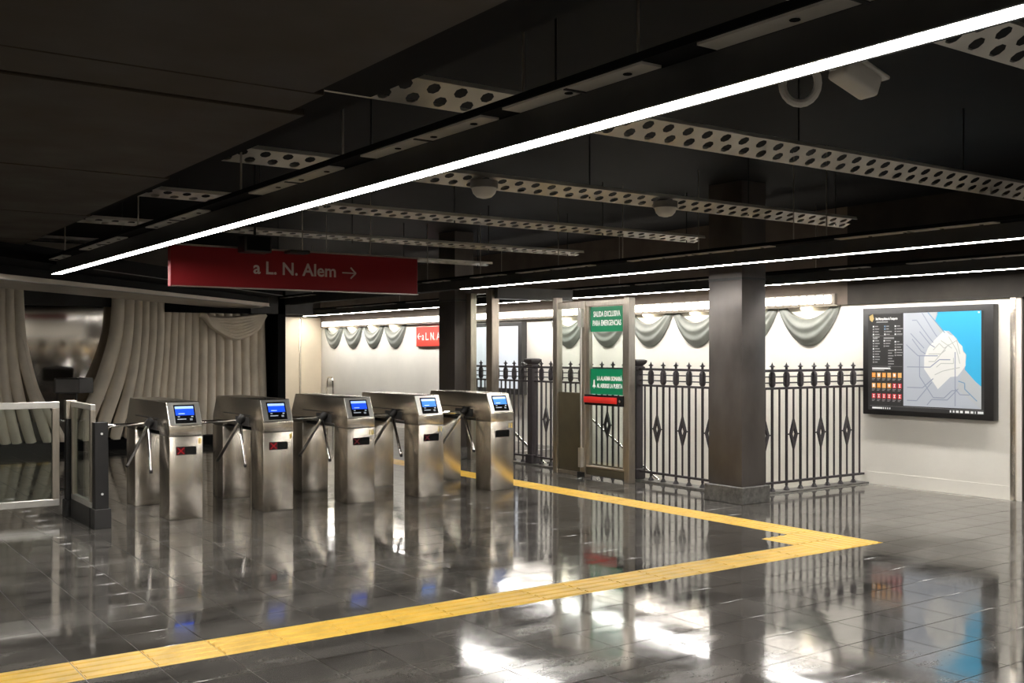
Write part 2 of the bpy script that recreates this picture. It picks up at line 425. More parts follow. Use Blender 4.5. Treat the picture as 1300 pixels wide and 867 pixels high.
# ------------------------------------------------------------------ linear lights
def linear_light(x, y0, y1, z, label, lit0, lit1, segs, rods, rodtop=3.299):
    t = thing('linear_light', (x, y0, z), label, 'ceiling light')
    b = NB(); box(b, x-.06, x+.06, y0, y1, z+.018, z+.112); box(b, x-.06, x-.0455, y0, y1, z-.004, z+.018); box(b, x+.0455, x+.06, y0, y1, z-.004, z+.018); obj('housing', b, 'fascia', t)
    y = lit0; k = 0
    while y < lit1-.05:
        e = min(y+1.5, lit1)
        b = NB(); box(b, x-.044, x+.044, y, e-.001, z-.003, z+.0175); obj('diffuser', b, 'led', t)
        y = e
    for yy in (lit0-.02, lit1+.001):
        b = NB(); box(b, x-.044, x+.044, yy, yy+.019, z-.006, z+.0175); obj('end_cap', b, 'conduit', t)
    b = NB(); box(b, x-.16, x+.1, y0, y1, z+.122, z+.15); obj('tray_cover', b, 'black', t)
    for (a, c) in segs:
        b = NB(); box(b, x-.15, x-.062, a, c, z+.113, z+.1215)
        st = obj('galvanised_strip', b, 'tray', t)
        yy = a+.12
        while yy < c-.1:
            for q in (0,):
                b2 = NB(); bar(b2, (x-.105, yy, z+.1095), (x-.105, yy, z+.1125), .016, 8); obj('slot', b2, 'black', st)
            yy += .32
        b2 = NB(); box(b2, x-.155, x-.062, (a+c)/2-.008, (a+c)/2+.008, z+.108, z+.1128); obj('joint_bar', b2, 'blackmetal', st)
    for (dx, yy) in rods:
        b = NB(); bar(b, (x+dx, yy, z+.15), (x+dx, yy, rodtop), .006, 6); obj('hanger_rod', b, 'frame', t)
    return t
sg = [(1.2, 2.3), (2.55, 3.35), (3.5, 4.55), (4.9, 6.0), (6.9, 8.1), (8.9, 10.2), (10.9, 11.9)]
linear_light(2.475, -4.5, 11.9, 2.38, 'long white linear light running beside the dark ceiling panels and red sign', -4.4, 11.86, sg,
             [(-.12, y) for y in (1.5, 2.6, 3.25, 4.8, 6.2, 8.4, 10.9)])
sg2 = [(.8, 3.0), (4.2, 5.6), (6.3, 8.2), (8.8, 10.2), (10.5, 11.2), (11.8, 12.4), (13.6, 15.0), (16, 17.4)]
linear_light(-2.7, -4.5, 12.72, 2.40, 'added unseen linear light that brightens the left side of the hall', -4.4, 12.68, [], [(0, y) for y in (-2, 2, 6, 10)], 2.599)  # added out of view to brighten the curtains and the left side
linear_light(7.42, -3, 18.0, 2.38, 'white linear light passing in front of the dark square columns', -2.9, 11.60, sg2,
             [(-.12, y) for y in (3.4, 5.7, 6.05, 7.2, 8.3, 9.4, 11.0, 12.3, 14, 16)])
sg3 = [(.8, 3.0), (5.2, 6.7), (7.2, 7.7), (9.4, 11.0), (11.2, 12.4), (13.8, 15.0), (16, 17.5), (18, 20.5)]
linear_light(10.05, -3, 22.6, 2.378, 'white linear light running along the wall with the plaster drapes', -2.9, 22.5, sg3,
             [(.0, y) for y in (2.5, 5.0, 8.0, 11.5, 14.5, 18)])

# ------------------------------------------------------------------ perforated cross beams
def perf_mesh(x0, x1):
    # inclined plate with two staggered rows of round holes; local y along the slope, z thickness
    bm = NB(); W_ = .165; pitch = .15; n = int((x1-x0)/pitch); rad = .035; th = .004; NS = 8
    rows = ((.043, 0.0), (.043+.078, pitch/2))
    def cell(cx0, cx1, cy0, cy1, cx, cy):
        hole = []; out = []
        for k in range(NS):
            a = 2*PI*(k+.5)/NS
            hole.append(bm.verts.new((cx+rad*math.cos(a), cy+rad*math.sin(a), 0)))
        c = [bm.verts.new(p) for p in ((cx1, cy0, 0), (cx1, cy1, 0), (cx0, cy1, 0), (cx0, cy0, 0))]
        # holes k=0,1 upper right ... corners: order by quadrant
        q = [c[1], c[2], c[3], c[0]]
        for s in range(4):
            h0 = hole[(2*s) % NS]; h1 = hole[(2*s+1) % NS]; h2 = hole[(2*s+2) % NS]
            bm.faces.new((q[s], h1, h0)); bm.faces.new((q[s], q[(s+1) % 4], h2, h1))
    for (cy, off) in rows:
        y0, y1 = (0.0, .082) if cy < .08 else (.082, W_)
        for k in range(n):
            a = k*pitch+off
            cell(a, a+pitch, y0, y1, a+pitch/2, cy)
    box(bm, 0, n*pitch+pitch/2, -.004, 0, -.0, .03)
    box(bm, 0, n*pitch+pitch/2, W_, W_+.004, 0, .03)
    me = bpy.data.meshes.new('perforated_plate'); bm.to_mesh(me); bm.free(); me.materials.append(M['tray'])
    return me
PERF = perf_mesh(-1.0, 8.4); PERF2 = perf_mesh(2.15, 8.4)
for k, y in enumerate((2.25, 4.25, 6.28, 8.25, 10.35, 12.4)):
    t = thing('perforated_beam', (3.7, y, 3.3), 'perforated metal beam with two rows of round holes hanging under the black ceiling', 'beam',
              'perforated cross beams under the ceiling')
    xs = -1.0 if k < 2 else 2.15
    o = obj('perforated_plate', PERF if k < 2 else PERF2, None, t)
    mt = Matrix.Translation((xs, y-.09, 2.80)) @ Matrix.Rotation(math.radians((-30, -30, -22, -13, -9, -6)[k]), 4, 'X')
    o.matrix_parent_inverse = Matrix.Identity(4)
    o.matrix_local = Matrix.Translation(-Vector(t.location)) @ mt
    for x in (-.6, 1.2, 3.3, 5.2, 7.0, 8.2):
        if x < xs: continue
        b = NB(); bar(b, (x, y+.02, 2.745), (x, y+.02, 3.299), .006, 6); obj('hanger_rod', b, 'blackmetal', t)

# ------------------------------------------------------------------ small ceiling fittings
for (x, lab) in ((4.16, 'small white ceiling dome on a perforated beam, nearer the red sign'), (5.93, 'small white ceiling dome on a perforated beam, nearer the columns')):
    t = thing('dome_fitting', (x, 6.23, 2.72), lab, 'ceiling dome')
    b = NB(); lathe(b, [(.02, -.065), (.055, -.055), (.08, -.03), (.09, 0), (.09, .008)], (x, 6.22, 2.712), 14); obj('dome', b, 'conduit', t, True)
    b = NB(); lathe(b, [(.10, 0), (.10, .05)], (x, 6.22, 2.721), 14); obj('collar', b, 'mgrey', t, True)

cx, cy, cz = 3.77, 2.87, 2.775
t = thing('security_camera', (cx-.1, cy, 3.3), 'off-white security camera on a ball bracket beside the long linear light', 'camera')
c_, s_ = math.cos(YAW), math.sin(YAW)
Rv = Vector((c_, -s_, 0)); Fv = Vector((s_, c_, 0)); Zv = Vector((0, 0, 1)); C0 = Vector((cx, cy, cz))
ax = (Rv*.80-Zv*.34+Fv*.42).normalized()
upv = (Zv-ax*ax.dot(Zv)).normalized(); sd = ax.cross(upv)
def cambox(a0, a1, s0, s1, u0, u1, bv):
    bm = NB(); box(bm, a0, a1, s0, s1, u0, u1); bev(bm, bv, 3)
    mt = Matrix((ax, sd, upv)).transposed().to_4x4(); mt.translation = C0
    bmesh.ops.transform(bm, matrix=mt, verts=bm.verts[:]); return bm
obj('camera_body', cambox(-.02, .20, -.055, .055, -.05, .05, .02), 'conduit', t, True)
obj('sun_shield', cambox(-.04, .225, -.064, .064, .045, .062, .006), 'conduit', t, True)
obj('lens_window', cambox(.2, .204, -.04, .04, -.036, .036, .001), 'blackgloss', t)
b = NB(); lathe(b, [(.012, -.036), (.03, -.024), (.036, 0), (.03, .024), (.012, .036)], C0+ax*-.055, 12); obj('ball_joint', b, 'conduit', t, True)
b = NB(); bar(b, C0+ax*-.055, C0+ax*-.055+Zv*.16-Rv*.03, .014, 8); bar(b, C0+ax*-.055+Zv*.16-Rv*.03, Vector((cx-.08, cy, 3.299)), .014, 8); obj('bracket', b, 'conduit', t, True)
lp = []
Lc = C0-Rv*.165-Zv*.062
for k in range(19):
    a = math.radians(75-k*330/18)
    lp.append(Lc+Rv*.072*math.cos(a)+Zv*.082*math.sin(a)+Fv*(.0+.004*k))
b = NB(); sweep(b, lp, .018, .018, 8, Fv); obj('cable_loop', b, 'conduit', t, True)

# ------------------------------------------------------------------ hanging red sign
t = thing('hanging_sign', (4.17, 9.36, 2.52), 'dark red hanging direction sign with pale lettering and arrow', 'sign')
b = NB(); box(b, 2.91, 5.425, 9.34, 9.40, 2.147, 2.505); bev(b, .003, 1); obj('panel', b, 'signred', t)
b = NB(); box(b, 2.90, 5.43, 9.332, 9.408, 2.138, 2.1468); obj('lower_edge', b, 'frame', t)
b = NB(); box(b, 2.90, 5.43, 9.332, 9.408, 2.5055, 2.520); obj('upper_edge', b, 'frame', t)
b = NB(); box(b, 2.897, 2.9095, 9.332, 9.408, 2.138, 2.52); obj('end_edge', b, 'signred', t)
text('lettering', 'a L. N. Alem', .166, 'signtext', t, (3.665, 9.3385, 2.283), FACE_NY, 'LEFT', 1.0, .003)
b = NB()
box(b, 4.575, 4.71, 9.337, 9.3395, 2.322, 2.334)
for sgn in (1, -1):
    prism(b, [(4.660, 2.328+sgn*.049), (4.670, 2.328+sgn*.059), (4.727, 2.328+sgn*.004), (4.715, 2.328-sgn*.006)], 1, 9.337, 9.3395)
obj('arrow', b, 'signtext', t)
for x in (4.42, 4.9):
    b = NB(); bar(b, (x, 9.37, 2.52), (x, 9.37, 3.299), .005, 6); obj('hanger_rod', b, 'frame', t)
t = thing('speaker_box', (3.6, 9.1, 2.46), 'small black box speaker hanging in front of the red sign', 'speaker')
b = NB(); box(b, 3.46, 3.72, 9.02, 9.2, 2.45, 2.60); bev(b, .012, 2); obj('cabinet', b, 'blackmetal', t, True)
b = NB(); box(b, 3.48, 3.70, 9.014, 9.0195, 2.465, 2.585); obj('grille', b, 'black', t)
b = NB(); bar(b, (3.59, 9.11, 2.60), (3.59, 9.11, 3.299), .012, 8); obj('drop_rod', b, 'blackmetal', t)
t = thing('junction_box', (4.08, 9.15, 2.46), 'small flat black junction box above the red sign lettering', 'junction box')
b = NB(); box(b, 3.93, 4.13, 9.1, 9.25, 2.470, 2.50); bev(b, .006, 1); obj('box_body', b, 'blackmetal', t)
b = NB(); bar(b, (4.08, 9.17, 2.50), (4.08, 9.17, 3.299), .006, 6); obj('drop_rod', b, 'frame', t)

# ------------------------------------------------------------------ columns
def column(x0, x1, y0, y1, label):
    t = thing('column', ((x0+x1)/2, (y0+y1)/2, 0), label, 'column', 'square columns under the second linear light')
    b = NB(); box(b, x0-.035, x1+.035, y0-.035, y1+.035, 0, .175); bev(b, .006, 1); pl = obj('plinth', b, 'granite', t)
    xm = (x0+x1)/2
    b = NB(); box(b, x0, x1, y0, y1, .1752, 2.29); bev(b, .005, 2); obj('shaft', b, 'column', t, True)
    b = NB(); box(b, x0-.004, x1+.004, y0-.004, y1+.004, 2.2902, 2.315); obj('joint_band', b, 'fascia', t)
    b = NB(); box(b, x0, x1, y0, y1, 2.3152, 3.299); obj('head', b, 'column', t)
    return t
column(8.06, 8.415, 7.34, 7.80, 'dark metal square column standing at the corner of the railing')
column(8.06, 8.38, 12.81, 13.25, 'dark metal square column beside the glass screen posts')

# ------------------------------------------------------------------ turnstiles
def slope_frame():
    o = Vector((0, 0, .868)); v = Vector((0, .10, .217)).normalized(); u = Vector((1, 0, 0)); n = u.cross(v)
    return o, u, v, n
SO, SU, SV, SN = slope_frame()
def sbox(u0, u1, v0, v1, n0, n1):
    bm = NB(); box(bm, u0, u1, v0, v1, n0, n1)
    mt = Matrix((SU, SV, SN)).transposed().to_4x4(); mt.translation = SO
    bmesh.ops.transform(bm, matrix=mt, verts=bm.verts[:]); return bm
HW = .155
def me_of(name, bm, m, smooth=False): return to_mesh(name, bm, m, smooth)
b = NB(); box(b, -HW, HW, 0, .31, 0.002, .770); bev(b, .005, 2); ME_FRONT = me_of('front_pedestal', b, 'steel', True)
b = NB(); box(b, -HW, HW, 1.11, 1.42, 0.002, .770); bev(b, .005, 2); ME_REAR = me_of('rear_pedestal', b, 'steel', True)
b = NB(); prism(b, [(0, .774), (0, .868), (.10, 1.085), (1.30, 1.085), (1.42, .868), (1.42, .774), (1.11, .774), (1.11, .806), (.31, .806), (.31, .774)], 0, -HW, HW)
bev(b, .005, 2); ME_HOUS = me_of('top_housing', b, 'steel', True)
b = NB(); box(b, -HW+.012, HW-.012, .012, 1.408, .7695, .7745); ME_SEAM = me_of('seam', b, 'blackmetal')
ME_PLATE = me_of('face_plate', bev(sbox(-HW+.006, HW-.006, .008, .232, .0005, .006), .002, 1), 'steelplate')
ME_BEZ = me_of('screen', sbox(-.098, .098, .022, .205, .0062, .010), 'blackgloss')
ME_HEAD = sbox(-.086, .086, .165, .190, .0101, .0106)
ME_BAND = sbox(-.086, .086, .098, .165, .0101, .0106)
b = NB(); box(b, -HW-.004, -HW, .37, .74, .808, .898); ME_RECESS_SHADOW = me_of('recess_shadow', b, 'dgrey')  # dark plate painting in the shadow of the recess around the tripod unit
b = NB(); box(b, -HW-.004, -HW+.0, .33, 1.09, .915, .922); ME_LINE = me_of('side_seam', b, 'blackmetal')
HUB = Vector((-HW-.045, .50, .862))
b = NB(); AXV = Vector((-1, 0, -1)).normalized(); bar(b, HUB-AXV*.055, HUB+AXV*.03, .046, 14, .036); bev(b, .003, 1); ME_HUB = me_of('hub', b, 'blackmetal', True)
def arm(d):
    AL = .45 if d[1] == 0 else .535; d = Vector(d).normalized(); bm = NB(); bar(bm, HUB+d*.02, HUB+d*AL, .0175, 10); bev(bm, .004, 1); return bm
def cap_(d):
    AL = .45 if d[1] == 0 else .535; d = Vector(d).normalized(); bm = NB(); bar(bm, HUB+d*(AL+.0005), HUB+d*(AL+.02), .0178, 10, .015); return bm
DIRS = ((-1, 0, 0), (-.14, -.63, -.78), (-.2, .612, -.78))
ME_ARM = [me_of('arm', arm(d), 'chrome', True) for d in DIRS]
ME_CAP = [me_of('arm_tip', cap_(d), 'blackmetal', True) for d in DIRS]
b = NB(); box(b, -.095, .095, -.005, -.0002, .597, .675); bev(b, .0015, 1); ME_DISP = me_of('display', b, 'blackgloss')
b = NB(); box(b, -.09, -.012, -.0056, -.0051, .603, .669); ME_RF = me_of('red_field', b, 'redglow')
def cross_me(m):
    bm = NB()
    for s in (1, -1):
        prism(bm, [(-.086, .636-s*.028), (-.078, .636-s*.030), (-.016, .636+s*.028), (-.024, .636+s*.030)], 1, -.0062, -.0057)
    return me_of('red_cross', bm, m)
ME_X = cross_me('redx'); ME_X2 = cross_me('redx2')
TS = [(3.15, '8', 'scr_blue', 'scr_pale', 'x', 'first stainless steel turnstile, next to the glass gate, red cross lit'),
      (4.055, '9', 'scr_blue', 'scr_pale', 'x', 'second stainless steel turnstile from the glass gate, red cross lit'),
      (4.955, '10', 'scr_blue', 'scr_pale', 'd', 'middle stainless steel turnstile of the five, numbered 10'),
      (5.79, '11', 'scr_blue2', 'scr_pale2', 'd', 'stainless steel turnstile numbered 11, second from the emergency door end'),
      (6.72, '12', 'scr_blue2', 'scr_pale2', '', 'last stainless steel turnstile numbered 12, beside the yellow strip, its display dark')]
for (x, num, cb, cp, xx, lab) in TS:
    t = thing('turnstile', (x, 9.68, 0), lab, 'turnstile', 'row of five turnstiles')
    t['_local'] = 1
    obj('front_pedestal', ME_FRONT, None, t); obj('rear_pedestal', ME_REAR, None, t)
    obj('top_housing', ME_HOUS, None, t); obj('seam', ME_SEAM, None, t)
    fp = obj('face_plate', ME_PLATE, None, t); fp['_local'] = 1
    sc = obj('screen', ME_BEZ, None, t); sc['_local'] = 1
    obj('screen_header', sbox(-.086, .086, .165, .190, .0101, .0106), cp, sc)
    obj('screen_band', sbox(-.086, .086, .100, .165, .0101, .0106), cb, sc)
    obj('screen_text', sbox(-.07, -.05, .082, .090, .0101, .0105), 'scr_text', sc)
    obj('screen_text', sbox(-.075, .005, .058, .066, .0101, .0105), 'scr_text', sc)
    obj('screen_text', sbox(.055, .075, .080, .090, .0101, .0105), 'scr_text', sc)
    obj('screen_text', sbox(.04, .065, .048, .068, .0101, .0105), 'scr_text2', sc)
    obj('screen_text', sbox(-.06, .0, .112, .120, .0107, .0109), cp, sc)
    obj('recess_shadow', ME_RECESS_SHADOW, None, t); obj('side_seam', ME_LINE, None, t)
    hb = obj('hub', ME_HUB, None, t)
    for k in range(3):
        a_ = obj('arm', ME_ARM[k], None, t); a_['_local'] = 1
        obj('arm_tip', ME_CAP[k], None, a_)
    ds = obj('display', ME_DISP, None, t); ds['_local'] = 1
    if xx:
        if xx == 'x': obj('red_field', ME_RF, None, ds)
        obj('red_cross', ME_X if xx == 'x' else ME_X2, None, ds)
    text('number', num, .072, 'numyellow', t, (.142, -.0012, .698), FACE_NY, 'RIGHT', .85, .001)

# ------------------------------------------------------------------ glass gate at the left
def gate_panel(t, x0, x1, y, z0, z1, w_, d_, axis):
    def bx(a0, a1, c0, c1):
        bm = NB()
        if axis == 'x': box(bm, a0, a1, y-d_/2, y+d_/2, c0, c1)
        else: box(bm, y-d_/2, y+d_/2, a0, a1, c0, c1)
        return bev(bm, .003, 1)
    obj('top_rail', bx(x0, x1, z1-w_, z1), 'steelplate', t); obj('bottom_rail', bx(x0, x1, z0, z0+w_), 'steelplate', t)
    obj('stile', bx(x0, x0+w_, z0+w_+.0005, z1-w_-.0005), 'frame', t); obj('stile', bx(x1-w_, x1, z0+w_+.0005, z1-w_-.0005), 'frame', t)
    bm = NB(); e = .004
    if axis == 'x': box(bm, x0+w_, x1-w_, y-e, y+e, z0+w_, z1-w_)
    else: box(bm, y-e, y+e, x0+w_, x1-w_, z0+w_, z1-w_)
    obj('glass_pane', bm, 'glassg', t)
t = thing('swing_gate', (2.2, 10.52, 0), 'wide framed glass gate left of the turnstiles', 'gate')
gate_panel(t, .75, 2.22, 10.52, .11, 1.085, .062, .05, 'x')
for z in (.25, .9):
    b = NB(); bar(b, (2.215, 10.52, z), (2.275, 10.52, z), .013, 8); obj('hinge_pin', b, 'chrome', t)
t = thing('gate_post', (2.32, 10.52, 0), 'black post with steel cap that carries the wide glass gate', 'post')
b = NB(); box(b, 2.276, 2.365, 10.475, 10.565, .0, .92); bev(b, .004, 1); obj('post_body', b, 'blackmetal', t)
b = NB(); box(b, 2.272, 2.369, 10.471, 10.569, .921, 1.095); bev(b, .004, 1); obj('post_cap', b, 'frame', t)
b = NB(); box(b, 2.262, 2.380, 10.461, 10.580, .0, .16); bev(b, .003, 1); obj('base_sleeve', b, 'blackmetal', t)
t = thing('side_glass_panel', (2.34, 10.1, 0), 'narrow framed glass panel between the two black posts', 'glass panel')
gate_panel(t, 9.72, 10.46, 2.335, .17, 1.085, .05, .045, 'y')
b = NB(); box(b, 2.31, 2.36, 9.75, 10.455, .0, .169); obj('kick_plate', b, 'dgrey', t)
t = thing('gate_end_post', (2.39, 9.66, 0), 'short black end post with white bolts beside the first turnstile', 'post')
b = NB(); prism(b, [(9.60, .0), (9.71, .0), (9.71, .93), (9.63, .93)], 0, 2.325, 2.44); bev(b, .003, 1); obj('post_body', b, 'blackmetal', t)
b = NB(); prism(b, [(9.575, .0), (9.717, .0), (9.717, .17), (9.575, .17)], 0, 2.31, 2.455); bev(b, .003, 1); obj('base_sleeve', b, 'dgrey', t)
for z in (.83, .30):
    b = NB(); yb = 9.60+.03*z/.93; bar(b, (2.385, yb-.006, z), (2.385, yb+.004, z), .011, 10); obj('bolt', b, 'white', t)
# ------------------------------------------------------------------ iron railing
BW = .011
def diamond_bm(p, along, h=.18, w_=.062):
    bm = NB(); a = Vector(along); z = Vector((0, 0, 1)); n = a.cross(z)
    p = Vector(p)
    o_ = [p+z*h, p+a*w_, p-z*h, p-a*w_]; i_ = [p+z*h*.42, p+a*w_*.45, p-z*h*.42, p-a*w_*.45]
    F = []; B = []
    for s, Lst in ((-.012, F), (.012, B)):
        Lst += [bm.verts.new(q+n*s) for q in o_]+[bm.verts.new(q+n*s) for q in i_]
    for k in range(4):
        j = (k+1) % 4
        bm.faces.new((F[k], F[j], F[4+j], F[4+k])); bm.faces.new((B[k], B[4+k], B[4+j], B[j]))
        bm.faces.new((F[k], B[k], B[j], F[j])); bm.faces.new((F[4+k], F[4+j], B[4+j], B[4+k]))
    for s in (1, -1):
        bar(bm, p+a*s*w_*.9, p+a*s*(w_+.036), .009, 6)
    return bm
def railing(A, B, n, first_finial, label, post=None, diamonds=1):
    A = Vector(A); B = Vector(B); L_ = (B-A).length; a = (B-A)/L_
    nn = Vector((-a.y, a.x, 0))
    t = thing('railing_section', tuple((A+B)/2), label, 'railing', 'iron railing around the stairwell')
    def rail(name, z0, z1, hw):
        bm = NB(); pts = [A-nn*hw, A+nn*hw, B+nn*hw, B-nn*hw]
        lo = [bm.verts.new((p.x, p.y, z0)) for p in pts]; hi = [bm.verts.new((p.x, p.y, z1)) for p in pts]
        bm.faces.new(lo[::-1]); bm.faces.new(hi)
        for k in range(4): bm.faces.new((lo[k], lo[(k+1) % 4], hi[(k+1) % 4], hi[k]))
        return obj(name, bm, 'iron', t)
    rail('top_rail', 1.330, 1.358, .022); rail('upper_rail', 1.270, 1.284, .010); rail('middle_rail', 1.203, 1.217, .010)
    rail('lower_rail', 1.137, 1.162, .020); rail('bottom_rail', .098, .122, .020)
    sp = n[1]; k = 0
    pos = first_finial
    while pos < L_-.02:
        p = A+a*pos
        bm = NB(); box(bm, p.x-BW, p.x+BW, p.y-BW, p.y+BW, .07, 1.42-.06)
        bl = obj('baluster', bm, 'iron', t)
        bm = NB(); lathe(bm, [(.036, .018), (.034, .026), (.014, .06), (.012, .075)], (p.x, p.y, 0), 8); obj('foot', bm, 'iron', bl)
        bm = NB(); lathe(bm, [(.024, 1.165), (.036, 1.19), (.036, 1.30), (.024, 1.328)], (p.x, p.y, 0), 8); obj('collar', bm, 'iron', bl)
        bm = NB(); lathe(bm, [(.012, 1.359), (.016, 1.372), (.012, 1.378), (.034, 1.392), (.014, 1.404), (.010, 1.412), (.001, 1.436)], (p.x, p.y, 0), 8); obj('finial', bm, 'iron', bl)
        q = pos+sp/2
        if q < L_-.02:
            p = A+a*q; bm = NB(); bw = .008
            d = (k % 2) == diamonds
            if d:
                box(bm, p.x-bw, p.x+bw, p.y-bw, p.y+bw, .122, .47)
                b2 = NB(); box(b2, p.x-bw, p.x+bw, p.y-bw, p.y+bw, .80, 1.137); obj('thin_bar', b2, 'iron', t)
            else: box(bm, p.x-bw, p.x+bw, p.y-bw, p.y+bw, .122, 1.137)
            th = obj('thin_bar', bm, 'iron', t)
            if d: obj('diamond_ornament', diamond_bm((p.x, p.y, .635), a, .18, min(.062, sp/2-.045)), 'iron', th)
        pos += sp; k += 1
    if post:
        p = Vector(post)
        bm = NB(); box(bm, p.x-.055, p.x+.055, p.y-.055, p.y+.055, .02, 1.33); bev(bm, .006, 1); np_ = obj('newel_post', bm, 'iron', t)
        bm = NB(); lathe(bm, [(.085, 1.331), (.10, 1.345), (.10, 1.37), (.075, 1.385), (.11, 1.41), (.125, 1.43), (.125, 1.45), (.09, 1.462)], (p.x, p.y, 0), 4); obj('newel_cap', bm, 'iron', np_)
        bm = NB(); box(bm, p.x-.075, p.x+.075, p.y-.075, p.y+.075, .018, .14); bev(bm, .006, 1); obj('newel_base', bm, 'iron', np_)
    return t
railing((8.52, 7.75, 0), (10.60, 7.75, 0), (0, .2365), .4735-.2365, 'black iron railing section meeting the cream wall beside the map', None, 0)
railing((8.6, 7.80, 0), (8.6, 9.46, 0), (0, .2125), .195, 'black iron railing section between the square column and the emergency door', (8.6, 9.52, 0), 1)
railing((8.6, 9.60, 0), (8.6, 11.59, 0), (0, .2125), .15, 'black iron railing section behind the emergency door', (8.6, 11.65, 0), 1)
railing((8.6, 11.73, 0), (8.6, 13.5, 0), (0, .2125), .15, 'black iron railing section behind the last turnstile', (8.6, 13.56, 0), 1)
# stair handrails
def handrail(x, side, label):
    t = thing('stair_handrail', (x, 10.5, 0), label, 'handrail')
    p0 = Vector((x, 13.35, .86)); p1 = Vector((x, 8.3, -1.82))
    b = NB(); bar(b, p0, p1, .022, 10); obj('tube', b, 'chrome', t, True)
    for k in range(4):
        p = p0.lerp(p1, .08+.28*k); b = NB(); bar(b, p-Vector((0, 0, .02)), p+Vector((side*.09, 0, -.06)), .008, 6); obj('bracket', b, 'chrome', t)
handrail(XW-.09, 1, 'steel stair handrail fixed to the cream wall')
t = thing('stair_handrail', (8.82, 10.5, 0), 'steel stair handrail fixed to the inside of the iron railing', 'handrail')
b = NB(); bar(b, (8.82, 13.3, .86), (8.82, 8.3, -1.79), .022, 10); obj('tube', b, 'chrome', t, True)
for k in range(3):
    y = 13.1-.6*k; z = .86-.53*(13.3-y); b = NB(); bar(b, (8.82, y, z-.02), (8.66, y, max(z-.05, .13)), .008, 6); obj('bracket', b, 'chrome', t)

# ------------------------------------------------------------------ emergency door and glass screen
XD = 8.30
def post_box(x0, x1, y0, y1, z0, z1, bv=.004): 
    b = NB(); box(b, x0, x1, y0, y1, z0, z1); return bev(b, bv, 1)
t = thing('emergency_door', (XD, 9.7, 0), 'steel framed glass emergency door with green notices and red push bar', 'door')
obj('jamb', post_box(XD-.05, XD+.05, 9.27, 9.36, 0, 2.20), 'frame', t)
obj('jamb', post_box(XD-.05, XD+.05, 10.09, 10.19, 0, 2.185), 'frame', t)
obj('door_head', post_box(XD-.04, XD+.04, 9.361, 10.089, 2.115, 2.185), 'frame', t)
obj('kick_rail', post_box(XD-.03, XD+.03, 9.361, 10.089, .035, .125), 'tan', t)
obj('lower_bead', post_box(XD-.034, XD+.034, 9.361, 10.089, .1255, .15), 'frame', t)
obj('stile', post_box(XD-.03, XD+.03, 9.361, 9.405, .1505, 2.1145), 'frame', t)
obj('stile', post_box(XD-.03, XD+.03, 10.03, 10.089, .1505, 2.1145), 'frame', t)
b = NB(); box(b, XD-.005, XD+.005, 9.405, 10.03, .15, 2.115); obj('glass_pane', b, 'glass', t)
for (z0, z1, nm) in ((1.80, 2.105, 'exit_notice'), (1.035, 1.345, 'alarm_notice')):
    b = NB(); box(b, XD-.010, XD-.0055, 9.408, 10.026, z0, z1); n_ = obj(nm, b, 'green', t)
    if z0 > 1.5:
        text('lettering', 'SALIDA EXCLUSIVA', .093, 'white', n_, (XD-.0115, 9.717, 1.985), FACE_NX, 'CENTER', .62, .002)
        text('lettering', 'PARA EMERGENCIAS', .093, 'white', n_, (XD-.0115, 9.717, 1.875), FACE_NX, 'CENTER', .62, .002)
    else:
        text('lettering', 'LA ALARMA SONARÁ', .073, 'white', n_, (XD-.0115, 9.90, 1.205), FACE_NX, 'LEFT', .66, .002)
        text('lettering', 'AL ABRIRSE LA PUERTA', .073, 'white', n_, (XD-.0115, 9.90, 1.115), FACE_NX, 'LEFT', .62, .002)
        b = NB()   # bell pictogram
        prism(b, [(9.985, 1.12), (9.925, 1.12), (9.932, 1.145), (9.94, 1.15), (9.945, 1.20), (9.955, 1.215), (9.965, 1.20), (9.97, 1.15), (9.978, 1.145)], 0, XD-.012, XD-.0105)
        prism(b, [(9.962, 1.105), (9.948, 1.105), (9.948, 1.116), (9.962, 1.116)], 0, XD-.012, XD-.0105)
        obj('bell_mark', b, 'white', n_)
b = NB(); box(b, XD-.075, XD-.0305, 9.36, 10.07, .90, 1.03); bev(b, .006, 1); pb = obj('push_bar_case', b, 'blackgloss', t)
b = NB(); box(b, XD-.095, XD-.0755, 9.45, 10.06, .93, 1.005); bev(b, .008, 2); obj('push_bar', b, 'redbar', pb, True)
b = NB(); bar(b, (XD-.083, 9.40, .965), (XD-.0755, 9.40, .965), .016, 10); obj('lock_button', b, 'chrome', pb)
b = NB(); bar(b, (XD-.065, 10.14, .36), (XD-.065, 10.14, 1.86), .012, 8); rd_ = obj('closer_rod', b, 'steelplate', t)
b = NB(); box(b, XD-.095, XD-.0505, 10.115, 10.165, .12, .36); obj('floor_hinge', b, 'steelplate', t)
b = NB(); box(b, XD-.095, XD-.0505, 10.105, 10.175, 1.86, 2.09); obj('top_hinge', b, 'steelplate', t)
b = NB(); box(b, XD-.09, XD-.0505, 10.09, 10.19, 0, .06); obj('pivot_foot', b, 'blackmetal', t)

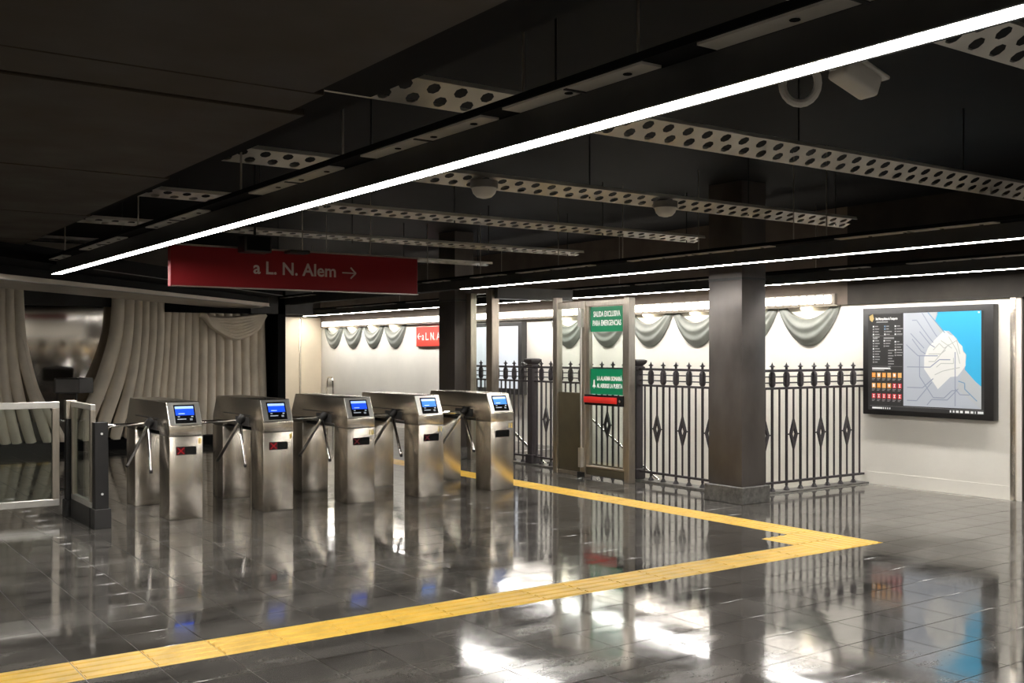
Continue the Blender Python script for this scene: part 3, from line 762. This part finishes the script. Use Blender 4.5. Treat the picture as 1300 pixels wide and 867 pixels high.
t = thing('side_screen', (XD, 10.45, 0), 'narrow fixed glass screen with solid lower panel beside the emergency door', 'glass screen')
obj('post', post_box(XD-.045, XD+.045, 10.66, 10.75, 0, 2.25), 'frame', t)
obj('top_rail', post_box(XD-.03, XD+.03, 10.191, 10.659, 2.10, 2.185), 'frame', t)
obj('lower_panel', post_box(XD-.02, XD+.02, 10.191, 10.659, .05, 1.04), 'tan', t)
obj('floor_rail', post_box(XD-.03, XD+.03, 10.191, 10.659, 0, .049), 'frame', t)
b = NB(); box(b, XD-.005, XD+.005, 10.191, 10.659, 1.041, 2.099); obj('glass_pane', b, 'glass', t)
t = thing('tall_screen', (XD, 12.4, 0), 'tall glass screen on steel posts beside the dark column', 'glass screen')
obj('post', post_box(XD-.06, XD+.06, 12.12, 12.27, 0, 2.44), 'frame', t)
obj('post', post_box(XD-.05, XD+.05, 12.68, 12.80, 0, 2.40), 'frame', t)
b = NB(); box(b, XD-.005, XD+.005, 12.275, 12.675, .05, 2.38); obj('glass_pane', b, 'glass', t)

# ------------------------------------------------------------------ wall lights, drapes, boards
t = thing('bead_light_bar', (XW-.05, 15, 2.15), 'long bar of bright light modules above the plaster drapes', 'light bar')
b = NB(); box(b, XW-.075, XW-.031, 8.10, 22.6, 2.128, 2.262); obj('bar_housing', b, 'backing', t)
b = NB(); box(b, XW-.082, XW-.031, 8.06, 22.6, 2.108, 2.124); obj('shelf', b, 'frame', t)
y = 8.13; k = 0
b0 = NB(); box(b0, -.032, 0, .016, .106, 0, .10); bev(b0, .010, 2); ME_BEAD = me_of('light_module', b0, 'bead', True)
while y < 22.4:
    o = obj('light_module', ME_BEAD, None, t)
    o.matrix_parent_inverse = Matrix.Identity(4)
    o.location = Vector((XW-.0755, y, 2.145))-t.location
    y += .125

def swag_mesh(w_, depth, top):
    bm = NB(); NS, NT = 24, 28; F = []
    for jt in range(NT+1):
        t_ = jt/NT; row = []
        inset = .14*(1-t_)**1.2
        d = top+(depth-top)*t_
        for is_ in range(NS+1):
            s = is_/NS
            yy = inset*w_+(1-2*inset)*w_*s
            sh = (1-(2*s-1)**2)
            sh = sh**0.9 if sh > 0 else 0
            zz = -d*sh-.0
            bulge = .018+(.075*sh**.6)*(math.sin(PI*min(1, .15+t_*.85))**.7)*(.86+.14*math.cos(t_*2*PI*2.6+.6))
            if jt in (0, NT): bulge = .004
            row.append(bm.verts.new((-bulge, yy, zz)))
        F.append(row)
    for jt in range(NT):
        for is_ in range(NS):
            bm.faces.new((F[jt][is_], F[jt][is_+1], F[jt+1][is_+1], F[jt+1][is_]))
    # flat back
    bk = [[bm.verts.new((-.001, v.co.y, v.co.z)) for v in F[jt]] for jt in (0, NT)]
    for is_ in range(NS):
        bm.faces.new((bk[0][is_], bk[0][is_+1], F[0][is_+1], F[0][is_])); bm.faces.new((F[NT][is_], F[NT][is_+1], bk[1][is_+1], bk[1][is_]))
    return me_of('swag_folds', bm, 'swag', True)
SW = .965
ME_SWAG = swag_mesh(SW, .50, .15)
b = NB(); lathe(b, [(.02, -.03), (.05, -.02), (.06, 0), (.06, .01)], (0, 0, 0), 12); ME_LAMP = me_of('lamp', b, 'warm', True)
for k in (0, 1, 2, 3, 4, 5, 11, 12, 13, 14):
    y = 8.06+SW*k
    far = k >= 11
    lab = {0: 'next to the network map', 1: 'partly hidden by the square column', 2: 'third along the wall from the network map', 3: 'just past the emergency door, fourth from the map',
           4: 'seen through the glass of the emergency door', 5: 'seen through the narrow fixed glass screen', 11: 'first beyond the small red wall sign', 12: 'second beyond the small red wall sign',
           13: 'third beyond the small red wall sign', 14: 'fourth beyond the small red wall sign'}[k]
    t = thing('wall_drape', (XW, y+SW/2, 2.15), 'grey-green plaster drape on the cream wall, ' + lab,
              'drape', 'plaster drapes beyond the red wall sign' if far else 'plaster drapes above the railing')
    o = obj('swag_folds', ME_SWAG, None, t); o.matrix_parent_inverse = Matrix.Identity(4); o.location = (0, -SW/2, -.03)
    o = obj('lamp', ME_LAMP, None, t); o.matrix_parent_inverse = Matrix.Identity(4); o.location = (-.075, 0, -.056)
del far

# network map
t = thing('network_map', (XW, 6.87, .82), 'lit transport network map in a black frame on the cream wall', 'map board')
X0 = XW-.10
b = NB(); box(b, X0, XW-.001, 6.065, 7.68, .825, 2.06); bev(b, .006, 2); obj('case', b, 'blackmetal', t, True)
def MP(u, v): return (7.68-1.615*u, 2.06-1.235*v)     # u right, v down in the board
def flat(name, pts, m, lay, parent=None):
    bm = NB(); x = X0-.0006-.0006*lay
    prism(bm, [MP(*p) for p in pts], 0, x, x+.0005); return obj(name, bm, m, parent or t)
def rect(name, u0, v0, u1, v1, m, lay, parent=None): return flat(name, [(u0, v0), (u1, v0), (u1, v1), (u0, v1)], m, lay, parent)
leg = rect('legend_panel', .045, .055, .935, .955, 'map_dark', 0)
mp_ = rect('map_sheet', .335, .055, .915, .905, 'map_grey', 1)
def mm(a, b_): return (.335+.58*a, .055+.85*b_)
flat('water', [mm(*p) for p in ((.45, 0), (1, 0), (1, .77), (.93, .72), (.80, .60), (.82, .45), (.76, .38), (.70, .28), (.60, .20), (.54, .20), (.42, .10))], 'map_water', 2, mp_)
flat('shore', [mm(*p) for p in ((.33, 0), (.47, 0), (.42, .10), (.54, .20), (.50, .24))], 'map_grey2', 2, mp_)
flat('shore', [mm(*p) for p in ((.78, .60), (1, .80), (1, 1), (.70, .80))], 'map_grey2', 2, mp_)
flat('city', [mm(*p) for p in ((.545, .195), (.62, .245), (.66, .25), (.72, .32), (.77, .36), (.78, .42), (.81, .44), (.81, .56), (.76, .62), (.71, .67), (.62, .68), (.46, .81), (.28, .60), (.28, .48), (.33, .38), (.42, .29))], 'map_city', 3, mp_)
def line(pts, m, lay, wd=.006):
    bm = NB(); x = X0-.0006-.0006*lay
    P = [MP(*mm(*p)) for p in pts]
    for p, q in zip(P, P[1:]):
        d = Vector((q[0]-p[0], q[1]-p[1])); 
        if d.length < 1e-5: continue
        n = Vector((-d.y, d.x)).normalized()*wd/2
        prism(bm, [(p[0]+n.x, p[1]+n.y), (q[0]+n.x, q[1]+n.y), (q[0]-n.x, q[1]-n.y), (p[0]-n.x, p[1]-n.y)], 0, x, x+.0005)
    return obj('route_line', bm, m, mp_)
for pts, m in (([(.12, .08), (.18, .08), (.34, .26), (.40, .32)], 'map_line'), ([(.25, .0), (.40, .2), (.45, .26)], 'map_line'),
               ([(.33, .0), (.55, .22)], 'map_line2'), ([(.12, .28), (.24, .41), (.30, .44)], 'map_line'), ([(.04, .34), (.2, .46), (.46, .46)], 'map_line'),
               ([(.05, .58), (.36, .58), (.48, .50), (.62, .50)], 'map_line'), ([(.05, .80), (.26, .80), (.40, .70)], 'map_line'),
               ([(.05, .94), (.18, .94), (.38, .74)], 'map_line'), ([(.22, .46), (.22, .68), (.40, .90), (.54, .90), (.64, .82), (.70, .82)], 'map_line'),
               ([(.32, .98), (.38, .92), (.58, .92), (.72, .80)], 'map_line'), ([(.68, .42), (.68, .98)], 'map_line'), ([(.68, .80), (.74, .86), (.86, .86)], 'map_line'),
               ([(.72, .72), (.80, .74), (.80, .80), (.95, .92)], 'map_line2'), ([(.22, .20), (.36, .34), (.42, .37)], 'map_line'), ([(.10, .22), (.28, .38)], 'map_line')):
    line(pts, m, 4, .011)
for pts in ([(.34, .52), (.42, .52), (.52, .42), (.60, .34)], [(.40, .40), (.48, .33), (.54, .38), (.70, .30), (.74, .44)], [(.34, .44), (.50, .44), (.56, .40)],
            [(.44, .58), (.50, .54), (.66, .54), (.66, .48)], [(.42, .66), (.52, .62), (.62, .60), (.74, .58)], [(.60, .26), (.70, .40), (.74, .54)], [(.50, .30), (.64, .38)]):
    line(pts, 'map_line3', 5, .009)
rect('map_key', .893, .063, .905, .075, 'map_white', 3, mp_)
# legend print: heading, small print rows, icon rows
flat('emblem', [(.055, .075), (.085, .055), (.095, .10), (.08, .13), (.06, .11)], 'map_gold', 2, leg)
yy_, zz_ = MP(.11, .112)
text('heading', 'Red Metropolitana de Transporte', .042, 'map_white', leg, (X0-.003, yy_, zz_), FACE_NX, 'LEFT', .50, .0008)
rect('subheading', .115, .125, .21, .137, 'map_text', 2, leg)
rnd = random.Random(3)
for (u0, v0, rows, ic) in ((.085, .165, 5, 1), (.18, .165, 4, 2), (.265, .165, 4, 1), (.085, .30, 9, 1), (.175, .30, 3, 1), (.265, .31, 6, 1), (.195, .39, 8, 0)):
    for r_ in range(rows):
        v = v0+.025*r_
        if ic: rect('legend_key', u0, v, u0+.011, v+.014, 'map_line2' if ic == 2 and r_ < 2 else 'map_white' if r_ % 3 == 0 else 'map_text', 2, leg)
        rect('small_print', u0+.017, v+.002, u0+.017+rnd.uniform(.02, .05), v+.011, 'map_text', 2, leg)
rect('heading_bar', .085, .275, .125, .29, 'map_text', 2, leg); rect('heading_bar', .175, .275, .26, .29, 'map_text', 2, leg)
rect('rule', .075, .258, .325, .260, 'map_text', 2, leg); rect('rule', .075, .545, .325, .547, 'map_text', 2, leg); rect('rule', .06, .915, .93, .917, 'map_text', 2, leg)
rect('heading_bar', .08, .558, .23, .572, 'map_white', 2, leg); rect('heading_bar', .08, .577, .18, .586, 'map_text', 2, leg)
for r_ in range(3):
    for c in range(6):
        u = .078+.0425*c; v = .605+.098*r_
        m = 'map_red' if (r_ == 2 or (r_ == 1 and c > 3)) else ('map_amber' if (c+r_) % 2 else 'map_orange')
        ic_ = rect('icon', u, v, u+.030, v+.045, m, 2, leg)
        if r_ == 2 or (r_ == 1 and c > 3):
            flat('icon_mark', [(u+.006, v+.008), (u+.024, v+.008), (u+.016, v+.022), (u+.024, v+.037), (u+.006, v+.037), (u+.014, v+.022)], 'map_white', 3, leg)
        else:
            flat('icon_mark', [(u+.006, v+.008), (u+.024, v+.010), (u+.022, v+.036), (u+.008, v+.036)], 'map_white' if (c*7+r_) % 3 == 1 else 'map_amber', 3, leg)
        rect('small_print', u, v+.054, u+.026, v+.060, 'map_text', 2, leg); rect('small_print', u, v+.066, u+.018, v+.071, 'map_text', 2, leg)
for (u0, u1) in ((.08, .165), (.17, .178), (.187, .195), (.204, .212), (.221, .23)): rect('imprint', u0, .928, u1, .944, 'map_white', 2, leg)
for (u0, u1) in ((.69, .70), (.712, .725), (.735, .755), (.765, .785), (.80, .83), (.84, .86), (.87, .877), (.89, .93)): rect('imprint', u0, .926, u1, .946, 'map_white', 2, leg)

# lit board and small red sign on the far part of the wall
t = thing('lit_board', (XW, 15.4, .87), 'white lit poster board in a dark frame behind the tall glass screen', 'poster board')
b = NB(); box(b, XW-.12, XW-.001, 14.52, 16.5, .82, 2.07); bev(b, .008, 1); obj('case', b, 'dgrey', t)
b = NB(); box(b, XW-.124, XW-.1205, 14.62, 16.4, .92, 2.0); obj('poster_face', b, 'board', t)
t = thing('wall_sign', (XW, 17.5, 1.66), 'small bright red direction sign on the far cream wall', 'sign')
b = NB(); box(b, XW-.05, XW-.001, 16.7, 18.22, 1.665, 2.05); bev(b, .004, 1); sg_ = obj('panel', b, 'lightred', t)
text('lettering', 'a L. N. Alem', .21, 'white', t, (XW-.0515, 17.99, 1.79), FACE_NX, 'LEFT', .9, .002)
b = NB()
prism(b, [(18.15, 1.855), (18.02, 1.855), (18.02, 1.87), (18.15, 1.87)], 0, XW-.052, XW-.0505)
for s in (1, -1): prism(b, [(18.17, 1.8625), (18.155, 1.8625-s*.012), (18.085, 1.8625+s*.055), (18.10, 1.8625+s*.067)], 0, XW-.052, XW-.0505)
obj('arrow', b, 'white', t)
t = thing('wall_pipe', (XW-.06, 22.5, .8), 'thin bent steel rail end on the far cream wall', 'handrail')
b = NB(); sweep(b, spline([(XW-.06, 22.3, 0.02), (XW-.06, 22.3, .85), (XW-.06, 22.15, .97), (XW-.06, 22.0, .85), (XW-.06, 22.0, .02)], 16), .02, .02, 8, (1, 0, 0)); obj('tube', b, 'chrome', t, True)

# ------------------------------------------------------------------ moulded curtains of the booth
YC = 17.42
CA, SA = math.cos(YAW), math.sin(YAW)
def pc(px, py):        # photograph pixel on the curtain plane
    xc = (px-650)/1330; zc = -(py-447)/1330
    dx, dy = xc*CA+SA, -xc*SA+CA
    k = YC/dy
    return (dx*k, YC, 1.55+zc*k)
def curtain(label, pleats, straight, dep=.085):
    x = sum(pc(*p[0][0])[0] for p in pleats)/len(pleats)
    t = thing('moulded_curtain', (x, YC, .15), label, 'curtain', None)
    for (pts, rad) in pleats:
        P = spline([pc(*p) for p in pts], 18)
        P[-1] = Vector((P[-1].x, YC, max(.151, P[-1].z)))
        b = NB(); sweep(b, P, [rad*(.85+.15*math.sin(PI*k/18)) for k in range(19)], dep, 12); obj('pleat', b, 'curtain', t, True)
    return t
left = [([(-38, 345), (-36, 440), (-30, 500), (-20, 566)], .085), ([(-25, 345), (-23, 440), (-18, 500), (-6, 566)], .085),
        ([(-13, 345), (-11, 440), (-6, 500), (8, 566)], .085), ([(0, 345), (2, 440), (7, 500), (22, 566)], .085), ([(11, 345), (13, 432), (21, 490), (40, 566)], .09), ([(22, 345), (26, 432), (37, 480), (62, 566)], .09),
        ([(28, 430), (44, 495), (66, 535), (84, 566)], .07)]
curtain('beige moulded curtain sweeping to the right of the glass gate panel', left, 0)
mid = [([(151, 360), (148, 420), (135, 470), (112, 530), (104, 566)], .12), ([(164, 360), (162, 420), (152, 475), (134, 530), (124, 566)], .11), ([(175, 360), (173, 430), (165, 490), (150, 540), (144, 566)], .095),
       ([(185, 360), (183, 430), (176, 490), (166, 540), (162, 566)], .085), ([(194, 360), (193, 430), (187, 490), (180, 566)], .085), ([(203, 360), (202, 430), (197, 490), (192, 566)], .085)]
curtain('beige moulded curtain sweeping left below the polished panel', mid, 0)
YC = 17.60
rt = []
for a_, c_2 in ((212.5, 205), (221.5, 216), (230, 226), (238.5, 235), (247.5, 245), (258, 257), (268, 268), (279, 279), (290, 290), (300, 301), (311, 312), (321, 323), (330.5, 333)):
    rt.append(([(a_, 395), (a_*.6+c_2*.4, 450), (c_2, 510), (c_2-.5, 562)], .082))
cr = curtain('straight beige moulded curtain under the curved valance', rt, 0, .07)
# valance of the straight curtain
for k in range(7):
    f_ = k/6
    pts = [(250+6*f_, 399), (262+5*f_, 404+11*f_), (288+6*f_, 405+24*f_), (312+8*f_, 403+17*f_), (333, 399+1*f_)]
    P = spline([pc(*p) for p in pts], 18)
    P = [p+Vector((0, -.10-.02*f_, 0)) for p in P]
    b = NB(); sweep(b, P, .043, .075, 10); obj('valance_fold', b, 'curtain', cr, True)
# header over the straight curtain
YC = 17.42
b = NB(); x0, x1 = pc(209, 400)[0], 7.24; box(b, x0, x1, YC-.1, 17.85, 2.215, 2.62); struct('trim_10', b, 'black')
# polished convex panel
t = thing('polished_panel', (pc(85, 440)[0], YC, .5), 'polished convex metal panel reflecting the hall between the moulded curtains', 'panel')
bm = NB(); xa, xb = pc(8, 440)[0], pc(178, 440)[0]; z0, z1 = .45, 2.28; NU = 24; G_ = []
for jv in range(NU+1):
    row = []
    for iu in range(NU+1):
        u, v = iu/NU, jv/NU
        bul = .06*(1-(2*u-1)**2)+.19*(1-((v-.92)/.92)**2)
        row.append(bm.verts.new((xa+(xb-xa)*u, 17.845-bul, z0+(z1-z0)*v)))
    G_.append(row)
for jv in range(NU):
    for iu in range(NU): bm.faces.new((G_[jv][iu], G_[jv][iu+1], G_[jv+1][iu+1], G_[jv+1][iu]))
obj('panel_skin', bm, 'mirror', t, True)
b = NB(); box(b, xa, xb, 17.56, 17.85, 2.285, 2.62); obj('panel_head', b, 'fascia', t)
t = thing('counter_terminal', (pc(85, 490)[0], 17.0, .9), 'dark boxy terminal on a thin stand before the polished panel', 'terminal')
xa, xb = pc(63, 480)[0], pc(109, 480)[0]; xm = xa*.45+xb*.55; zt, zb = pc(85, 479)[2], pc(85, 498)[2]
def YP(p, y): return (p[0]*y/YC, y)
b = NB(); prism(b, [(xa, 17.0), (xm, 16.82), (xb, 16.95), (xb, 17.12), (xa, 17.12)], 2, zb, zt); bev(b, .01, 1); obj('terminal_case', b, 'dgrey', t)
b = NB(); prism(b, [(xa-.003, 16.99), (xm-.01, 16.812), (xm-.005, 16.809), (xa, 16.985)], 2, zb+.02, zt-.02); obj('terminal_front', b, 'mgrey', t)
b = NB(); bar(b, (xm, 17.0, 0.0), (xm, 17.0, zb), .02, 8); obj('stand', b, 'blackmetal', t)
b = NB(); lathe(b, [(.16, 0), (.16, .015), (.03, .03)], (xm, 17.0, 0), 16); obj('stand_base', b, 'blackmetal', t)

for o in bpy.data.objects:
    if '_local' in o: del o['_local']
